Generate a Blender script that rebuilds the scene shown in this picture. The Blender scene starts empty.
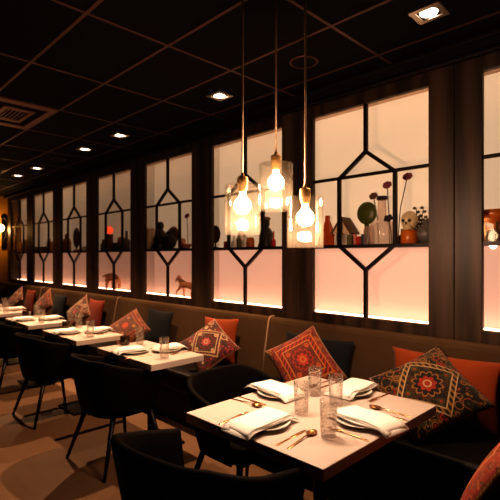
import bpy, bmesh, math, random
from mathutils import Vector, Matrix, Euler
random.seed(7)
PI = math.pi
S = bpy.context.scene
COL = S.collection
R = math.radians

# ------------------------------------------------------------------ materials
class NT:
    def __init__(s, name):
        s.m = bpy.data.materials.new(name); s.m.use_nodes = True
        s.t = s.m.node_tree; s.t.nodes.clear()
        s.out = s.t.nodes.new('ShaderNodeOutputMaterial')
    def n(s, typ, **kw):
        x = s.t.nodes.new(typ)
        for k, v in kw.items(): setattr(x, k, v)
        return x
    def put(s, sock, v):
        if v is None: return
        if isinstance(v, bpy.types.NodeSocket): s.t.links.new(v, sock)
        else: sock.default_value = v
    def math(s, op, a, b=None, c=None):
        x = s.n('ShaderNodeMath', operation=op)
        for i, v in enumerate((a, b, c)):
            if v is not None: s.put(x.inputs[i], v)
        return x.outputs[0]
    def mix(s, f, a, b):
        x = s.n('ShaderNodeMix', data_type='RGBA')
        s.put(x.inputs[0], f); s.put(x.inputs[6], c4(a)); s.put(x.inputs[7], c4(b))
        return x.outputs[2]
    def coord(s, kind='Object', scale=(1, 1, 1)):
        tc = s.n('ShaderNodeTexCoord'); mp = s.n('ShaderNodeMapping')
        s.t.links.new(tc.outputs[kind], mp.inputs[0]); mp.inputs['Scale'].default_value = scale
        return mp.outputs[0]
    def noise(s, vec, scale, detail=3, rough=.5, dist=0):
        x = s.n('ShaderNodeTexNoise'); s.put(x.inputs['Vector'], vec)
        x.inputs['Scale'].default_value = scale; x.inputs['Detail'].default_value = detail
        x.inputs['Roughness'].default_value = rough; x.inputs['Distortion'].default_value = dist
        return x.outputs[0]
    def ramp(s, f, stops):
        x = s.n('ShaderNodeValToRGB'); s.put(x.inputs[0], f); e = x.color_ramp.elements
        while len(e) < len(stops): e.new(.5)
        for i, (p, c) in enumerate(stops): e[i].position = p; e[i].color = c4(c)
        return x.outputs[0]
    def bump(s, h, strength=.3, dist=.01):
        x = s.n('ShaderNodeBump'); x.inputs['Strength'].default_value = strength
        x.inputs['Distance'].default_value = dist; s.put(x.inputs['Height'], h); return x.outputs[0]
    def pr(s, color=None, rough=.5, metal=0, normal=None, sheen=0, spec=None, coat=0, emit=None, es=0):
        b = s.n('ShaderNodeBsdfPrincipled')
        s.put(b.inputs['Base Color'], c4(color)); s.put(b.inputs['Roughness'], rough)
        s.put(b.inputs['Metallic'], metal)
        if normal is not None: s.put(b.inputs['Normal'], normal)
        if sheen: b.inputs['Sheen Weight'].default_value = sheen
        if spec is not None: b.inputs['Specular IOR Level'].default_value = spec
        if coat: b.inputs['Coat Weight'].default_value = coat
        if emit is not None:
            s.put(b.inputs['Emission Color'], c4(emit)); b.inputs['Emission Strength'].default_value = es
        s.t.links.new(b.outputs[0], s.out.inputs[0]); return s.m

def c4(c):
    if c is None or isinstance(c, bpy.types.NodeSocket): return c
    return tuple(c) + (1,) if len(c) == 3 else tuple(c)

def plain(name, col, rough=.5, metal=0, var=.12, scale=30, bump=0, **kw):
    s = NT(name); v = s.coord(); f = s.noise(v, scale)
    c = s.mix(f, tuple(x*(1-var) for x in col), tuple(x*(1+var) for x in col))
    nb = s.bump(f, bump) if bump else None
    return s.pr(c, rough, metal, nb, **kw)

def fabric(name, col, scale=400, sheen=.3, var=.25, rough=.85, spec=None):
    s = NT(name); v = s.coord()
    f = s.noise(v, scale, 2); g = s.noise(v, 6, 3)
    h = s.math('MULTIPLY_ADD', f, .5, s.math('MULTIPLY', g, .5))
    c = s.mix(h, tuple(x*(1-var) for x in col), tuple(x*(1+var) for x in col))
    return s.pr(c, rough, 0, s.bump(f, .25, .004), sheen=sheen, spec=spec)

def wood(name, dark, light, axis='z', rough=.4, gs=1):
    s = NT(name)
    sc = {'z': (18*gs, 18*gs, 1.1*gs), 'x': (1.1*gs, 18*gs, 18*gs), 'y': (18*gs, 1.1*gs, 18*gs)}[axis]
    v = s.coord('Object', sc)
    f = s.noise(v, 1.6, 6, .65, .6); w = s.n('ShaderNodeTexWave'); s.put(w.inputs['Vector'], v)
    w.inputs['Scale'].default_value = .22; w.inputs['Distortion'].default_value = 14; w.inputs['Detail'].default_value = 4
    h = s.math('MULTIPLY_ADD', w.outputs[1], .28, s.math('MULTIPLY', f, .72))
    c = s.ramp(h, [(.2, dark), (.8, light)])
    return s.pr(c, rough, 0, s.bump(h, .08, .002))

def glass(name, tint=(1, 1, 1), lo=.05, hi=.75, rough=.03, diffuse=0.0, dcol=(1, .9, .8), blend=.35, rib=0):
    s = NT(name); lw = s.n('ShaderNodeLayerWeight'); lw.inputs[0].default_value = blend
    tr = s.n('ShaderNodeBsdfTransparent'); s.put(tr.inputs[0], c4(tint))
    gl = s.n('ShaderNodeBsdfGlossy'); gl.inputs['Roughness'].default_value = rough
    if rib:
        v = s.coord('Object'); vo = s.n('ShaderNodeTexVoronoi'); s.put(vo.inputs['Vector'], v); vo.inputs['Scale'].default_value = rib
        nb = s.bump(vo.outputs[0], .9, .01)
        s.put(gl.inputs['Normal'], nb); s.put(lw.inputs['Normal'], nb)
    f = s.math('MULTIPLY_ADD', s.math('POWER', lw.outputs['Facing'], 1.6), hi-lo, lo)
    mx = s.n('ShaderNodeMixShader'); s.put(mx.inputs[0], f)
    s.t.links.new(tr.outputs[0], mx.inputs[1]); s.t.links.new(gl.outputs[0], mx.inputs[2])
    last = mx.outputs[0]
    if diffuse:
        d = s.n('ShaderNodeBsdfTranslucent'); s.put(d.inputs[0], c4(dcol))
        d2 = s.n('ShaderNodeBsdfDiffuse'); s.put(d2.inputs[0], c4(dcol))
        a = s.n('ShaderNodeMixShader'); a.inputs[0].default_value = .5
        s.t.links.new(d.outputs[0], a.inputs[1]); s.t.links.new(d2.outputs[0], a.inputs[2])
        m2 = s.n('ShaderNodeMixShader'); m2.inputs[0].default_value = diffuse
        s.t.links.new(last, m2.inputs[1]); s.t.links.new(a.outputs[0], m2.inputs[2]); last = m2.outputs[0]
    s.t.links.new(last, s.out.inputs[0]); return s.m

def emis(name, col, st):
    s = NT(name); e = s.n('ShaderNodeEmission'); e.inputs[0].default_value = c4(col); e.inputs[1].default_value = st
    s.t.links.new(e.outputs[0], s.out.inputs[0]); return s.m

def embroidery(name, ground, cols, line, rot45, centre, dens=7.0, lines=((.5, .535), (.62, .65)), med=True, weave=0.0, seed=0.0):
    """stitched suzani style cover, drawn on the cover's own UVs"""
    s = NT(name); tc = s.n('ShaderNodeTexCoord'); sep = s.n('ShaderNodeSeparateXYZ')
    s.t.links.new(tc.outputs['UV'], sep.inputs[0])
    a = s.math('MULTIPLY_ADD', sep.outputs[0], 2, -1); b = s.math('MULTIPLY_ADD', sep.outputs[1], 2, -1)
    if rot45:
        p = s.math('MULTIPLY', s.math('ADD', a, b), .7071); q = s.math('MULTIPLY', s.math('SUBTRACT', b, a), .7071)
    else: p, q = a, b
    sq = s.math('MAXIMUM', s.math('ABSOLUTE', p), s.math('ABSOLUTE', q))
    r = s.math('SQRT', s.math('ADD', s.math('MULTIPLY', a, a), s.math('MULTIPLY', b, b)))
    ang = s.math('ARCTAN2', b, a)
    def band(x, lo, hi): return s.math('MULTIPLY', s.math('GREATER_THAN', x, lo), s.math('LESS_THAN', x, hi))
    # scattered stitched flowers
    mp = s.n('ShaderNodeMapping'); s.t.links.new(tc.outputs['UV'], mp.inputs[0]); mp.inputs['Location'].default_value = (seed, seed*1.7, 0)
    vo = s.n('ShaderNodeTexVoronoi'); s.put(vo.inputs['Vector'], mp.outputs[0]); vo.inputs['Scale'].default_value = dens
    hs = s.n('ShaderNodeSeparateColor'); s.put(hs.inputs[0], vo.outputs['Color'])
    fl = s.ramp(hs.outputs[0], [(i/len(cols), c) for i, c in enumerate(cols)])
    fl.node.color_ramp.interpolation = 'CONSTANT'
    fl2 = s.ramp(hs.outputs[1], [(i/len(cols), c) for i, c in enumerate(reversed(cols))])
    fl2.node.color_ramp.interpolation = 'CONSTANT'
    d = vo.outputs['Distance']
    c = s.mix(s.math('LESS_THAN', d, .22), ground, fl)
    c = s.mix(s.math('LESS_THAN', d, .09), c, fl2)
    c = s.mix(band(d, .30, .44), c, fl2)
    c = s.mix(band(d, .52, .60), c, cols[1])
    vb = s.n('ShaderNodeTexVoronoi'); s.put(vb.inputs['Vector'], mp.outputs[0]); vb.inputs['Scale'].default_value = dens*2.6
    hb = s.n('ShaderNodeSeparateColor'); s.put(hb.inputs[0], vb.outputs['Color'])
    fb = s.ramp(hb.outputs[0], [(i/len(cols), x) for i, x in enumerate(cols)]); fb.node.color_ramp.interpolation = 'CONSTANT'
    c = s.mix(s.math('MULTIPLY', s.math('LESS_THAN', vb.outputs['Distance'], .34), s.math('GREATER_THAN', d, .44)), c, fb)
    # medallion square and its border lines
    c = s.mix(band(sq, lines[0][1], lines[1][0]), c, s.mix(s.math('GREATER_THAN', s.math('SINE', s.math('MULTIPLY', s.math('ADD', p, q), 38)), .1), ground, cols[1]))
    if med:
        c = s.mix(s.math('MULTIPLY', s.math('LESS_THAN', sq, lines[0][0]), .72), c, ground)
        pet = s.math('MULTIPLY_ADD', s.math('ABSOLUTE', s.math('SINE', s.math('MULTIPLY', ang, 6))), .09, .30)
        c = s.mix(s.math('MULTIPLY', s.math('LESS_THAN', r, pet), s.math('LESS_THAN', sq, lines[0][0])), c, cols[1])
        c = s.mix(s.math('LESS_THAN', r, s.math('SUBTRACT', pet, .045)), c, ground)
        pet2 = s.math('MULTIPLY_ADD', s.math('ABSOLUTE', s.math('SINE', s.math('MULTIPLY', ang, 4))), .06, .17)
        c = s.mix(s.math('LESS_THAN', r, pet2), c, centre)
        c = s.mix(band(r, .07, .11), c, line)
        # small flowers in the corners of the medallion square
        cp = s.math('SUBTRACT', s.math('ABSOLUTE', p), .385); cq = s.math('SUBTRACT', s.math('ABSOLUTE', q), .385)
        rc = s.math('SQRT', s.math('ADD', s.math('MULTIPLY', cp, cp), s.math('MULTIPLY', cq, cq)))
        c = s.mix(s.math('LESS_THAN', rc, .09), c, cols[2 % len(cols)])
        c = s.mix(s.math('LESS_THAN', rc, .035), c, centre)
    for lo, hi in lines: c = s.mix(band(sq, lo, hi), c, line)
    # edge cord
    e = s.math('MAXIMUM', s.math('ABSOLUTE', a), s.math('ABSOLUTE', b))
    c = s.mix(s.math('GREATER_THAN', e, .95), c, s.mix(s.math('GREATER_THAN', s.math('SINE', s.math('MULTIPLY', s.math('ADD', a, b), 60)), 0), line, cols[0]))
    f = s.noise(mp.outputs[0], 120, 2)
    c = s.mix(s.math('MULTIPLY', f, .5), c, ground)
    return s.pr(c, .8, 0, s.bump(s.math('ADD', f, d), .5, .006), sheen=.2)

M = {}
M['floor'] = None
def floor_mat():
    s = NT('warm brown floor'); v = s.coord('Object', (1, 1, 1))
    f = s.noise(s.coord('Object', (.7, 7, 1)), 2.5, 5, .6, .4); g = s.noise(v, 1.3, 3)
    c = s.mix(s.math('MULTIPLY', f, .5), (.215, .128, .074), (.12, .07, .04)); c = s.mix(s.math('MULTIPLY', g, .3), c, (.14, .082, .048))
    return s.pr(c, .55, 0, s.bump(f, .05, .002), spec=.3)
M['floor'] = floor_mat()
M['ceil'] = plain('black ceiling tile', (.0075, .0048, .0038), .85, scale=90, spec=.2)
M['tbar'] = plain('ceiling grid metal', (.105, .045, .03), .45, .2, .6, scale=2.0)
M['wall'] = plain('dark wall paint', (.025, .018, .014), .8, scale=5)
M['gold_wall'] = plain('ochre wall', (.55, .27, .05), .6, scale=4, var=.3)
M['oak'] = wood('black stained oak', (.010, .006, .004), (.105, .062, .040), 'z', .5, .55)
M['oak_h'] = wood('black stained oak rail', (.008, .005, .004), (.018, .011, .008), 'x', .6)
M['lead'] = plain('lead came', (.018, .012, .010), .45, .3, scale=60)
M['lining'] = plain('cream cabinet lining', (.72, .52, .40), .7, scale=4, var=.05)
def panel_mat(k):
    s = NT('pleated panel painted glow %.2f' % k); v = s.coord('Object')
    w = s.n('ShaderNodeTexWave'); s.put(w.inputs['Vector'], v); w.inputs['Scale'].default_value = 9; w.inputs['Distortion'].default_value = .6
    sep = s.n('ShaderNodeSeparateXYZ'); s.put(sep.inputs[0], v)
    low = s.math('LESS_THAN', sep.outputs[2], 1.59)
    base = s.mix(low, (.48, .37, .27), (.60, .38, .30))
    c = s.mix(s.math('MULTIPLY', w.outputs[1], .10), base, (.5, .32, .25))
    e = s.mix(low, (.70, .48, .31), (.84, .45, .31))  # emission stands in for light on the panel, tinted apart above and below shelf
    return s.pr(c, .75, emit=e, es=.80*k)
PANELS = [panel_mat(k) for k in (1.0, .92, .80, .52, .32, .34, .42, .34)]  # painted glow set per cabinet, dimmer in the far ones
M['panel'] = PANELS[0]
M['pane'] = glass('door glass', (1, 1, 1), .015, .28, .02, blend=.25)
M['led'] = emis('white pink light strip', (1, .68, .48), 5.5)
M['led_top'] = emis('warm light strip', (1, .66, .42), 3.0)
M['shelf'] = plain('cabinet shelf', (.05, .03, .022), .4, scale=20)
M['taupe'] = fabric('taupe banquette velvet', (.10, .06, .031), 300, .0, spec=.25)
M['seam'] = fabric('light tan piping', (.40, .27, .18), 300, .2)
M['leather'] = plain('black brown leather', (.007, .0043, .0033), .5, scale=120, bump=.15, spec=.3)
M['chair'] = fabric('black chair fabric', (.0068, .0044, .0034), 260, .0, rough=.75, spec=.12)
M['leg'] = plain('black chair leg', (.007, .005, .004), .5, scale=20)
def marble():
    s = NT('cream table laminate'); v = s.coord('Object')
    f = s.noise(v, 5, 6, .6, 1.2); g = s.noise(v, 60, 3)
    c = s.mix(s.math('MULTIPLY', f, .5), (.60, .51, .46), (.47, .39, .345)); c = s.mix(s.math('MULTIPLY', g, .25), c, (.66, .57, .51))
    return s.pr(c, .42)
M['top'] = marble()
M['edge'] = plain('table edge band', (.42, .34, .28), .5, scale=15)
M['black_metal'] = plain('black table metal', (.012, .010, .009), .4, .4, scale=30)
M['china'] = plain('white glazed china', (.72, .68, .62), .18, scale=10, var=.03)
M['linen'] = fabric('white linen', (.86, .83, .78), 500, .1, .05)
M['copper'] = plain('copper gold cutlery', (.62, .36, .17), .24, 1, scale=40)
M['brass'] = plain('aged brass', (.60, .36, .15), .42, .6, scale=40)
M['steel'] = plain('brushed steel trim', (.60, .50, .42), .3, .9, scale=50)
M['tumbler'] = glass('cut glass', (.99, .975, .96), .08, .9, .05, .022, (1, .88, .75), .4, 90)
M['smoke'] = glass('smoked glass', (.35, .25, .2), .10, .6, .08, .15, (.2, .14, .1))
M['shade'] = glass('clear pendant glass', (1, .985, .965), .010, .5, .02, .008, (1, .85, .65), .3)
M['bulb'] = emis('glowing filament bulb', (1, .76, .48), 24)
M['cord'] = plain('beige pendant cord', (.80, .58, .42), .6, scale=100)
M['lamp_face'] = emis('halogen lamp face', (1, .80, .62), 7)
M['sconce'] = emis('sconce globe glow', (1, .72, .40), 9)
M['orange'] = fabric('burnt orange velvet', (.30, .058, .009), 300, .1)
M['navy'] = fabric('dark navy velvet', (.007, .009, .014), 300, .05)
M['rust'] = fabric('rust red velvet', (.24, .035, .012), 300, .1)
RED, GOLD, OLIVE, CREAM, MAR, PINK = (.40, .035, .012), (.36, .17, .035), (.07, .07, .016), (.55, .40, .22), (.20, .016, .010), (.46, .07, .08)
BLK = (.011, .0065, .004)
M['emb_black'] = embroidery('black and gold suzani', BLK, [RED, GOLD, OLIVE, GOLD, BLK], CREAM, True, RED, 9.5)
M['emb_red'] = embroidery('red and gold suzani', (.10, .012, .007), [GOLD, RED, (.42, .10, .02), MAR], (.50, .20, .045), False, RED, 11, ((.52, .56), (.70, .74)), seed=1.3)
M['emb_scarlet'] = embroidery('scarlet mirror suzani', (.36, .035, .016), [GOLD, RED, OLIVE, BLK, (.6, .16, .03)], (.62, .36, .10), False, OLIVE, 13, ((.30, .34), (.52, .58)), seed=2.1)
M['emb_cream'] = embroidery('dark maroon and cream suzani', (.05, .018, .014), [PINK, MAR, CREAM, (.07, .05, .05)], CREAM, True, PINK, 6, ((.46, .50), (.58, .63)), seed=.6)
M['emb_brown'] = embroidery('brown and rust suzani', (.07, .028, .014), [(.30, .10, .03), MAR, GOLD, BLK], (.40, .10, .03), False, RED, 9, ((.62, .65), (.80, .84)), seed=3.3)
M['emb_pink'] = embroidery('dusky pink suzani', (.09, .03, .022), [(.34, .12, .08), CREAM, MAR, BLK], (.42, .24, .16), True, PINK, 7, ((.5, .53), (.64, .68)), seed=4.2)

# ------------------------------------------------------------------ mesh helpers
I4 = Matrix.Identity(4)
class MB:
    def __init__(s): s.v = []; s.f = []
    def add(s, vs, fs, m=I4):
        k = len(s.v); s.v += [tuple(m @ Vector(p)) for p in vs]; s.f += [tuple(i+k for i in f) for f in fs]; return s
    def box(s, x0, x1, y0, y1, z0, z1, m=I4):
        vs = [(x, y, z) for z in (z0, z1) for y in (y0, y1) for x in (x0, x1)]
        return s.add(vs, [(0, 2, 3, 1), (4, 5, 7, 6), (0, 1, 5, 4), (2, 6, 7, 3), (0, 4, 6, 2), (1, 3, 7, 5)], m)
    def lathe(s, prof, seg=24, m=I4, sx=1, sy=1, facet=0):
        n = len(prof); vs = []; fs = []
        for i in range(seg):
            a = 2*PI*i/seg; k = 1-facet*(i % 2)
            for r, z in prof: vs.append((r*k*math.cos(a)*sx, r*k*math.sin(a)*sy, z))
        for i in range(seg):
            j = (i+1) % seg
            for p in range(n-1):
                a, b, c, d = i*n+p, j*n+p, j*n+p+1, i*n+p+1
                if prof[p][0] < 1e-7 and prof[p+1][0] < 1e-7: continue
                fs.append((a, b, c, d))
        return s.add(vs, fs, m)
    def tube(s, pts, r, seg=8, m=I4, r1=None):
        pts = [Vector(p) for p in pts]; n = len(pts); vs = []; fs = []
        for i, p in enumerate(pts):
            d = (pts[min(i+1, n-1)]-pts[max(i-1, 0)]).normalized()
            u = d.orthogonal().normalized() if i == 0 else (u-d*u.dot(d)).normalized()
            w = d.cross(u); rr = r if r1 is None else r+(r1-r)*i/(n-1)
            for k in range(seg):
                a = 2*PI*k/seg; vs.append(p+u*math.cos(a)*rr+w*math.sin(a)*rr)
        for i in range(n-1):
            for k in range(seg):
                fs.append((i*seg+k, i*seg+(k+1) % seg, (i+1)*seg+(k+1) % seg, (i+1)*seg+k))
        fs.append(tuple(range(seg-1, -1, -1))); fs.append(tuple((n-1)*seg+k for k in range(seg)))
        return s.add(vs, fs, m)
    def prism(s, poly, z0, z1, m=I4):
        n = len(poly); vs = [(x, y, z0) for x, y in poly]+[(x, y, z1) for x, y in poly]
        fs = [tuple(range(n-1, -1, -1)), tuple(range(n, 2*n))]+[(i, (i+1) % n, n+(i+1) % n, n+i) for i in range(n)]
        return s.add(vs, fs, m)
    def ell(s, c, rx, ry, rz, seg=16, rings=10):
        prof = [(max(1e-5, math.sin(PI*i/rings)), -math.cos(PI*i/rings)) for i in range(rings+1)]
        return s.lathe(prof, seg, Matrix.Translation(c) @ Matrix.Diagonal((rx, ry, rz, 1)))
    def build(s, name, mat, parent=None, smooth=False, bevel=0, sub=0, loc=(0, 0, 0), segs=2):
        me = bpy.data.meshes.new(name); me.from_pydata(s.v, [], s.f); me.update()
        bm = bmesh.new(); bm.from_mesh(me); bmesh.ops.remove_doubles(bm, verts=bm.verts, dist=1e-6)
        bmesh.ops.recalc_face_normals(bm, faces=bm.faces); bm.to_mesh(me); bm.free()
        o = bpy.data.objects.new(name, me); COL.objects.link(o); me.materials.append(mat)
        o.location = loc
        if parent: o.parent = parent
        if bevel:
            b = o.modifiers.new('bevel', 'BEVEL'); b.width = bevel; b.segments = segs; b.limit_method = 'ANGLE'; b.angle_limit = R(40)
        if sub:
            b = o.modifiers.new('sub', 'SUBSURF'); b.levels = sub; b.render_levels = sub
        if smooth:
            for p in me.polygons: p.use_smooth = True
        return o

def tag(o, label=None, cat=None, group=None, kind=None):
    if label: o['label'] = label
    if cat: o['category'] = cat
    if group: o['group'] = group
    if kind: o['kind'] = kind
    return o
def thing(name, label, cat, loc=(0, 0, 0), rz=0, group=None):
    o = bpy.data.objects.new(name, None); COL.objects.link(o); o.empty_display_size = .05
    o.location = loc; o.rotation_euler = (0, 0, rz); return tag(o, label, cat, group)
def dup(root, loc, rz=0, label=None, group=None):
    r = root.copy(); COL.objects.link(r); r.location = loc; r.rotation_euler = (0, 0, rz)
    if label: r['label'] = label
    if group: r['group'] = group
    for ch in list(root.children):
        c = ch.copy(); COL.objects.link(c); c.parent = r
        for g in list(ch.children):
            d = g.copy(); COL.objects.link(d); d.parent = c
    return r
def struct(o): o['kind'] = 'structure'; return o

# ------------------------------------------------------------------ camera
CAMZ = 1.506; FPX = 443.5; A0 = math.atan(438/443.5)
FX, FY, RX, RY = -math.cos(A0), math.sin(A0), math.sin(A0), math.cos(A0)
cam = bpy.data.cameras.new('camera'); co = bpy.data.objects.new('camera', cam); COL.objects.link(co)
fw = Vector((FX, FY, 0)); rt = Vector((RX, RY, 0)); up = Vector((0, 0, 1))
mw = Matrix((rt, up, -fw)).transposed().to_4x4(); mw.translation = (0, 0, CAMZ); co.matrix_world = mw
cam.sensor_width = 36; cam.lens = FPX/500*36; cam.shift_y = 7/500; cam.clip_start = .05
cam.dof.use_dof = True; cam.dof.focus_distance = 2.3; cam.dof.aperture_fstop = 3.2
S.camera = co
def wx(u, Y):            # x of the line of sight through column u at depth plane Y
    t = (u-250)/FPX; return Y*(FX+RX*t)/(FY+RY*t)
def dist(X, Y): return FX*X+FY*Y

# ------------------------------------------------------------------ room
CZ = 2.896
XL, XR, YF, YB = -11.2, 2.6, -2.6, 3.32
struct(MB().box(XL-.2, XR+.2, YF-.2, YB+.2, -.12, 0).build('floor', M['floor']))
struct(MB().box(XL-.2, XR+.2, YF-.2, YB+.2, CZ, CZ+.12).build('ceiling', M['ceil']))
struct(MB().box(XL-.2, XL, YF-.2, YB+.2, 0, CZ).build('wall_left', M['gold_wall']))
struct(MB().box(XR, XR+.2, YF-.2, YB+.2, 0, CZ).build('wall_right', M['wall']))
struct(MB().box(XL, XR, YB, YB+.2, 0, CZ).build('wall_back', M['wall']))
struct(MB().box(XL, XR, YF-.2, YF, 0, CZ).build('wall_front', M['wall']))
# ceiling grid of T bars
TX = [-2.45+.897*k for k in range(-9, 6)]; TY = [1.11-.5535*k for k in range(0, 7)]+[1.6635, 2.217, 2.7705]
g = MB()
for x in TX: g.box(x-.0115, x+.0115, YF, 2.98, CZ-.004, CZ)
for y in TY: g.box(XL, XR, y-.0115, y+.0115, CZ-.0045, CZ)
struct(g.build('trim_1', M['tbar']))
struct(MB().box(-10.465, -10.445, 3.0, 3.30, 0, 2.795).build('trim_3', M['oak']))
# moulding over the cabinets
g = MB().box(XL+.55, XR, 2.985, 3.04, 2.80, CZ).box(XL+.55, XR, 2.965, 3.0, 2.775, 2.80).box(XL+.55, XR, 2.955, 3.0, CZ-.03, CZ)
struct(g.build('trim_2', M['oak_h'], bevel=.004))

# ------------------------------------------------------------------ cabinets
GZ0, GZ1, BAR1, BAR0, APEX1, APEX0 = 1.041, 2.678, 2.137, 1.591, 2.315, 1.406
def bar(mb, p, q, w, y0, y1):
    p, q = Vector((p[0], 0, p[1])), Vector((q[0], 0, q[1])); d = (q-p).normalized(); n = Vector((-d.z, 0, d.x))*w/2
    vs = [v+Vector((0, y, 0)) for y in (y0, y1) for v in (p+n, p-n, q-n, q+n)]
    mb.add(vs, [(0, 1, 2, 3), (7, 6, 5, 4), (0, 4, 5, 1), (1, 5, 6, 2), (2, 6, 7, 3), (3, 7, 4, 0)])
def make_cabinet():
    t = thing('display_cabinet', '', 'cabinet', (0, 0, 0), 0, 'row of lit display cabinets along the wall')
    h = .664
    MB().box(-h, h, 3.28, 3.30, 0, 2.795).box(-h, h, 3.045, 3.28, 2.775, 2.795).box(-h, h, 3.045, 3.28, 0, .06).build('carcass', M['oak'], t)
    MB().box(-h, h, 3.045, 3.28, .99, 1.02).box(-h, h, 3.045, 3.28, 2.74, 2.775).build('lining', M['lining'], t)
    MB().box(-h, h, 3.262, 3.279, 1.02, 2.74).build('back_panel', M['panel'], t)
    MB().box(-h, h, 3.06, 3.262, 1.579, 1.599).build('shelf', M['shelf'], t, bevel=.002)
    MB().box(-h+.01, h-.01, 3.185, 3.225, 1.0205, 1.030).build('light_strip', M['led'], t)
    MB().box(-h+.01, h-.01, 3.055, 3.095, 2.728, 2.739).build('light_strip', M['led_top'], t)
    d = MB().box(-h, -.495, 3.0, 3.04, .93, 2.775).box(.495, h, 3.0, 3.04, .93, 2.775).box(-.495, .495, 3.0, 3.04, .93, GZ0)\
        .box(-.495, .495, 3.0, 3.04, GZ1, 2.775).build('door_frame', M['oak'], t, bevel=.004)
    MB().box(-h, h, 3.003, 3.04, .06, .92).build('lower_panel', M['oak'], t, bevel=.003)
    m = MB(); y0, y1 = 3.008, 3.034
    for sx in (-1, 1):
        bar(m, (sx*.24, BAR0), (sx*.24, BAR1), .026, y0, y1)
        bar(m, (sx*.24, BAR1-.005), (0, APEX1), .026, y0, y1)
        bar(m, (sx*.24, BAR0+.005), (0, APEX0), .026, y0, y1)
    bar(m, (0, APEX1), (0, GZ1), .028, y0, y1); bar(m, (0, GZ0), (0, APEX0), .028, y0, y1)
    bar(m, (-.495, BAR1), (.495, BAR1), .022, y0+.002, y1-.002); bar(m, (-.495, BAR0), (.495, BAR0), .024, y0+.002, y1-.002)
    m.build('lattice', M['lead'], d)
    MB().box(-.495, .495, 3.020, 3.023, GZ0, GZ1).build('glass_pane', M['pane'], d)
    return t
CABX = [-.465-1.33*i for i in range(8)]          # nearest first
CLAB = ['oak display cabinet at the right edge of the picture, amber bowl on its shelf',
        'oak display cabinet holding the round green flask, right of the pendants',
        'oak display cabinet behind the glass pendant lamps, oval mirror on its shelf',
        'oak display cabinet with a horse figurine at its bottom right corner',
        'oak display cabinet with the elephant figurine on its floor and a red candle',
        'oak display cabinet with a dark oval mirror vase on its shelf',
        'oak display cabinet with a long dark box on its shelf, second from far end',
        'oak display cabinet at the far end of the row beside the ochre wall']
cab0 = make_cabinet()
for i, x in enumerate(CABX):
    c = cab0 if i == 0 else dup(cab0, (x, 0, 0))
    c.location = (x, 0, 0); c['label'] = CLAB[i]
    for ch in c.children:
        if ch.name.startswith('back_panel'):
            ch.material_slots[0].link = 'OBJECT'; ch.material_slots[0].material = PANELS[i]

# ------------------------------------------------------------------ banquette
def make_sofa():
    t = thing('banquette', '', 'sofa', (0, 0, 0), 0, 'upholstered banquette sections along the cabinets')
    L = 1.376
    MB().box(-L, L, 2.36, 2.98, 0, .30).build('base', M['leather'], t, bevel=.008)
    MB().box(-L, L, 2.31, 2.90, .302, .48).build('seat', M['leather'], t, bevel=.035, segs=4, smooth=True)
    # back leans slightly, rounded at the top
    prof = [(2.81, .44), (2.86, .70), (2.905, .93), (2.915, .955), (2.935, .968), (2.975, .968), (2.995, .955), (2.995, .44)]
    n = len(prof); vs = [(x, y, z) for x in (-L, L) for y, z in prof]
    fs = [tuple(range(n)), tuple(range(2*n-1, n-1, -1))]+[(i, (i+1) % n, n+(i+1) % n, n+i) for i in range(n)]
    MB().add(vs, fs).build('backrest', M['taupe'], t, bevel=.012, segs=3, smooth=False)
    pts = [(-L+.006, y-.003, z+.003) for y, z in prof[:6]]
    MB().tube(pts, .009, 8).build('piping', M['seam'], t, smooth=True)
    return t
s0 = make_sofa()
SL = ['taupe banquette section with black seat beside the front table, right of the seam',
      'taupe banquette section with black seat beside the second table',
      'taupe banquette section with black seat beside the third and fourth tables',
      'taupe banquette section with black seat at the far end of the row']
for i in range(4):
    o = s0 if i == 0 else dup(s0, (0, 0, 0))
    o.location = (-1.33-2.76*i, 0, 0); o['label'] = SL[i]

# ------------------------------------------------------------------ tables
def make_table(lx, ly, px=0, py=0, base=.20):
    t = thing('dining_table', '', 'table', (0, 0, 0), 0, 'cream topped dining tables along the banquette')
    tp = MB().box(-lx/2, lx/2, -ly/2, ly/2, .702, .75).build('tabletop', M['top'], t, bevel=.004)
    MB().lathe([(1e-5, .02), (.034, .02), (.034, .68), (.06, .684), (.06, .69), (1e-5, .69)], 20, Matrix.Translation((px, py, 0))).build('pedestal', M['black_metal'], t, smooth=False)
    MB().box(-.14+px, .14+px, -.14+py, .14+py, .69, .702).build('top_plate', M['black_metal'], t)
    MB().box(-base+px, base+px, -base+py, base+py, 0, .018).build('base_plate', M['black_metal'], t, bevel=.004)
    return t
T1 = (-1.3475, 1.7795)
tab1 = make_table(.815, .97, 0, .05, .25); tab1.location = (*T1, 0); tab1['label'] = 'large cream dining table in front, laid with four settings and four glasses'
TP = [(-3.11, 1.925), (-4.35, 1.925), (-5.60, 1.925), (-6.92, 1.925), (-8.17, 1.925)]
TN = ['second', 'third', 'fourth', 'fifth', 'farthest']
tabs = []
for i, (x, y) in enumerate(TP):
    if i == 0: o = tab0 = make_table(.83, .47, 0, .03, .19)
    else: o = dup(tab0, (0, 0, 0))
    o.location = (x, y, 0); o['label'] = 'narrow cream dining table, %s along the row from the front' % ('sixth and last' if i == 4 else TN[i])

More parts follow.
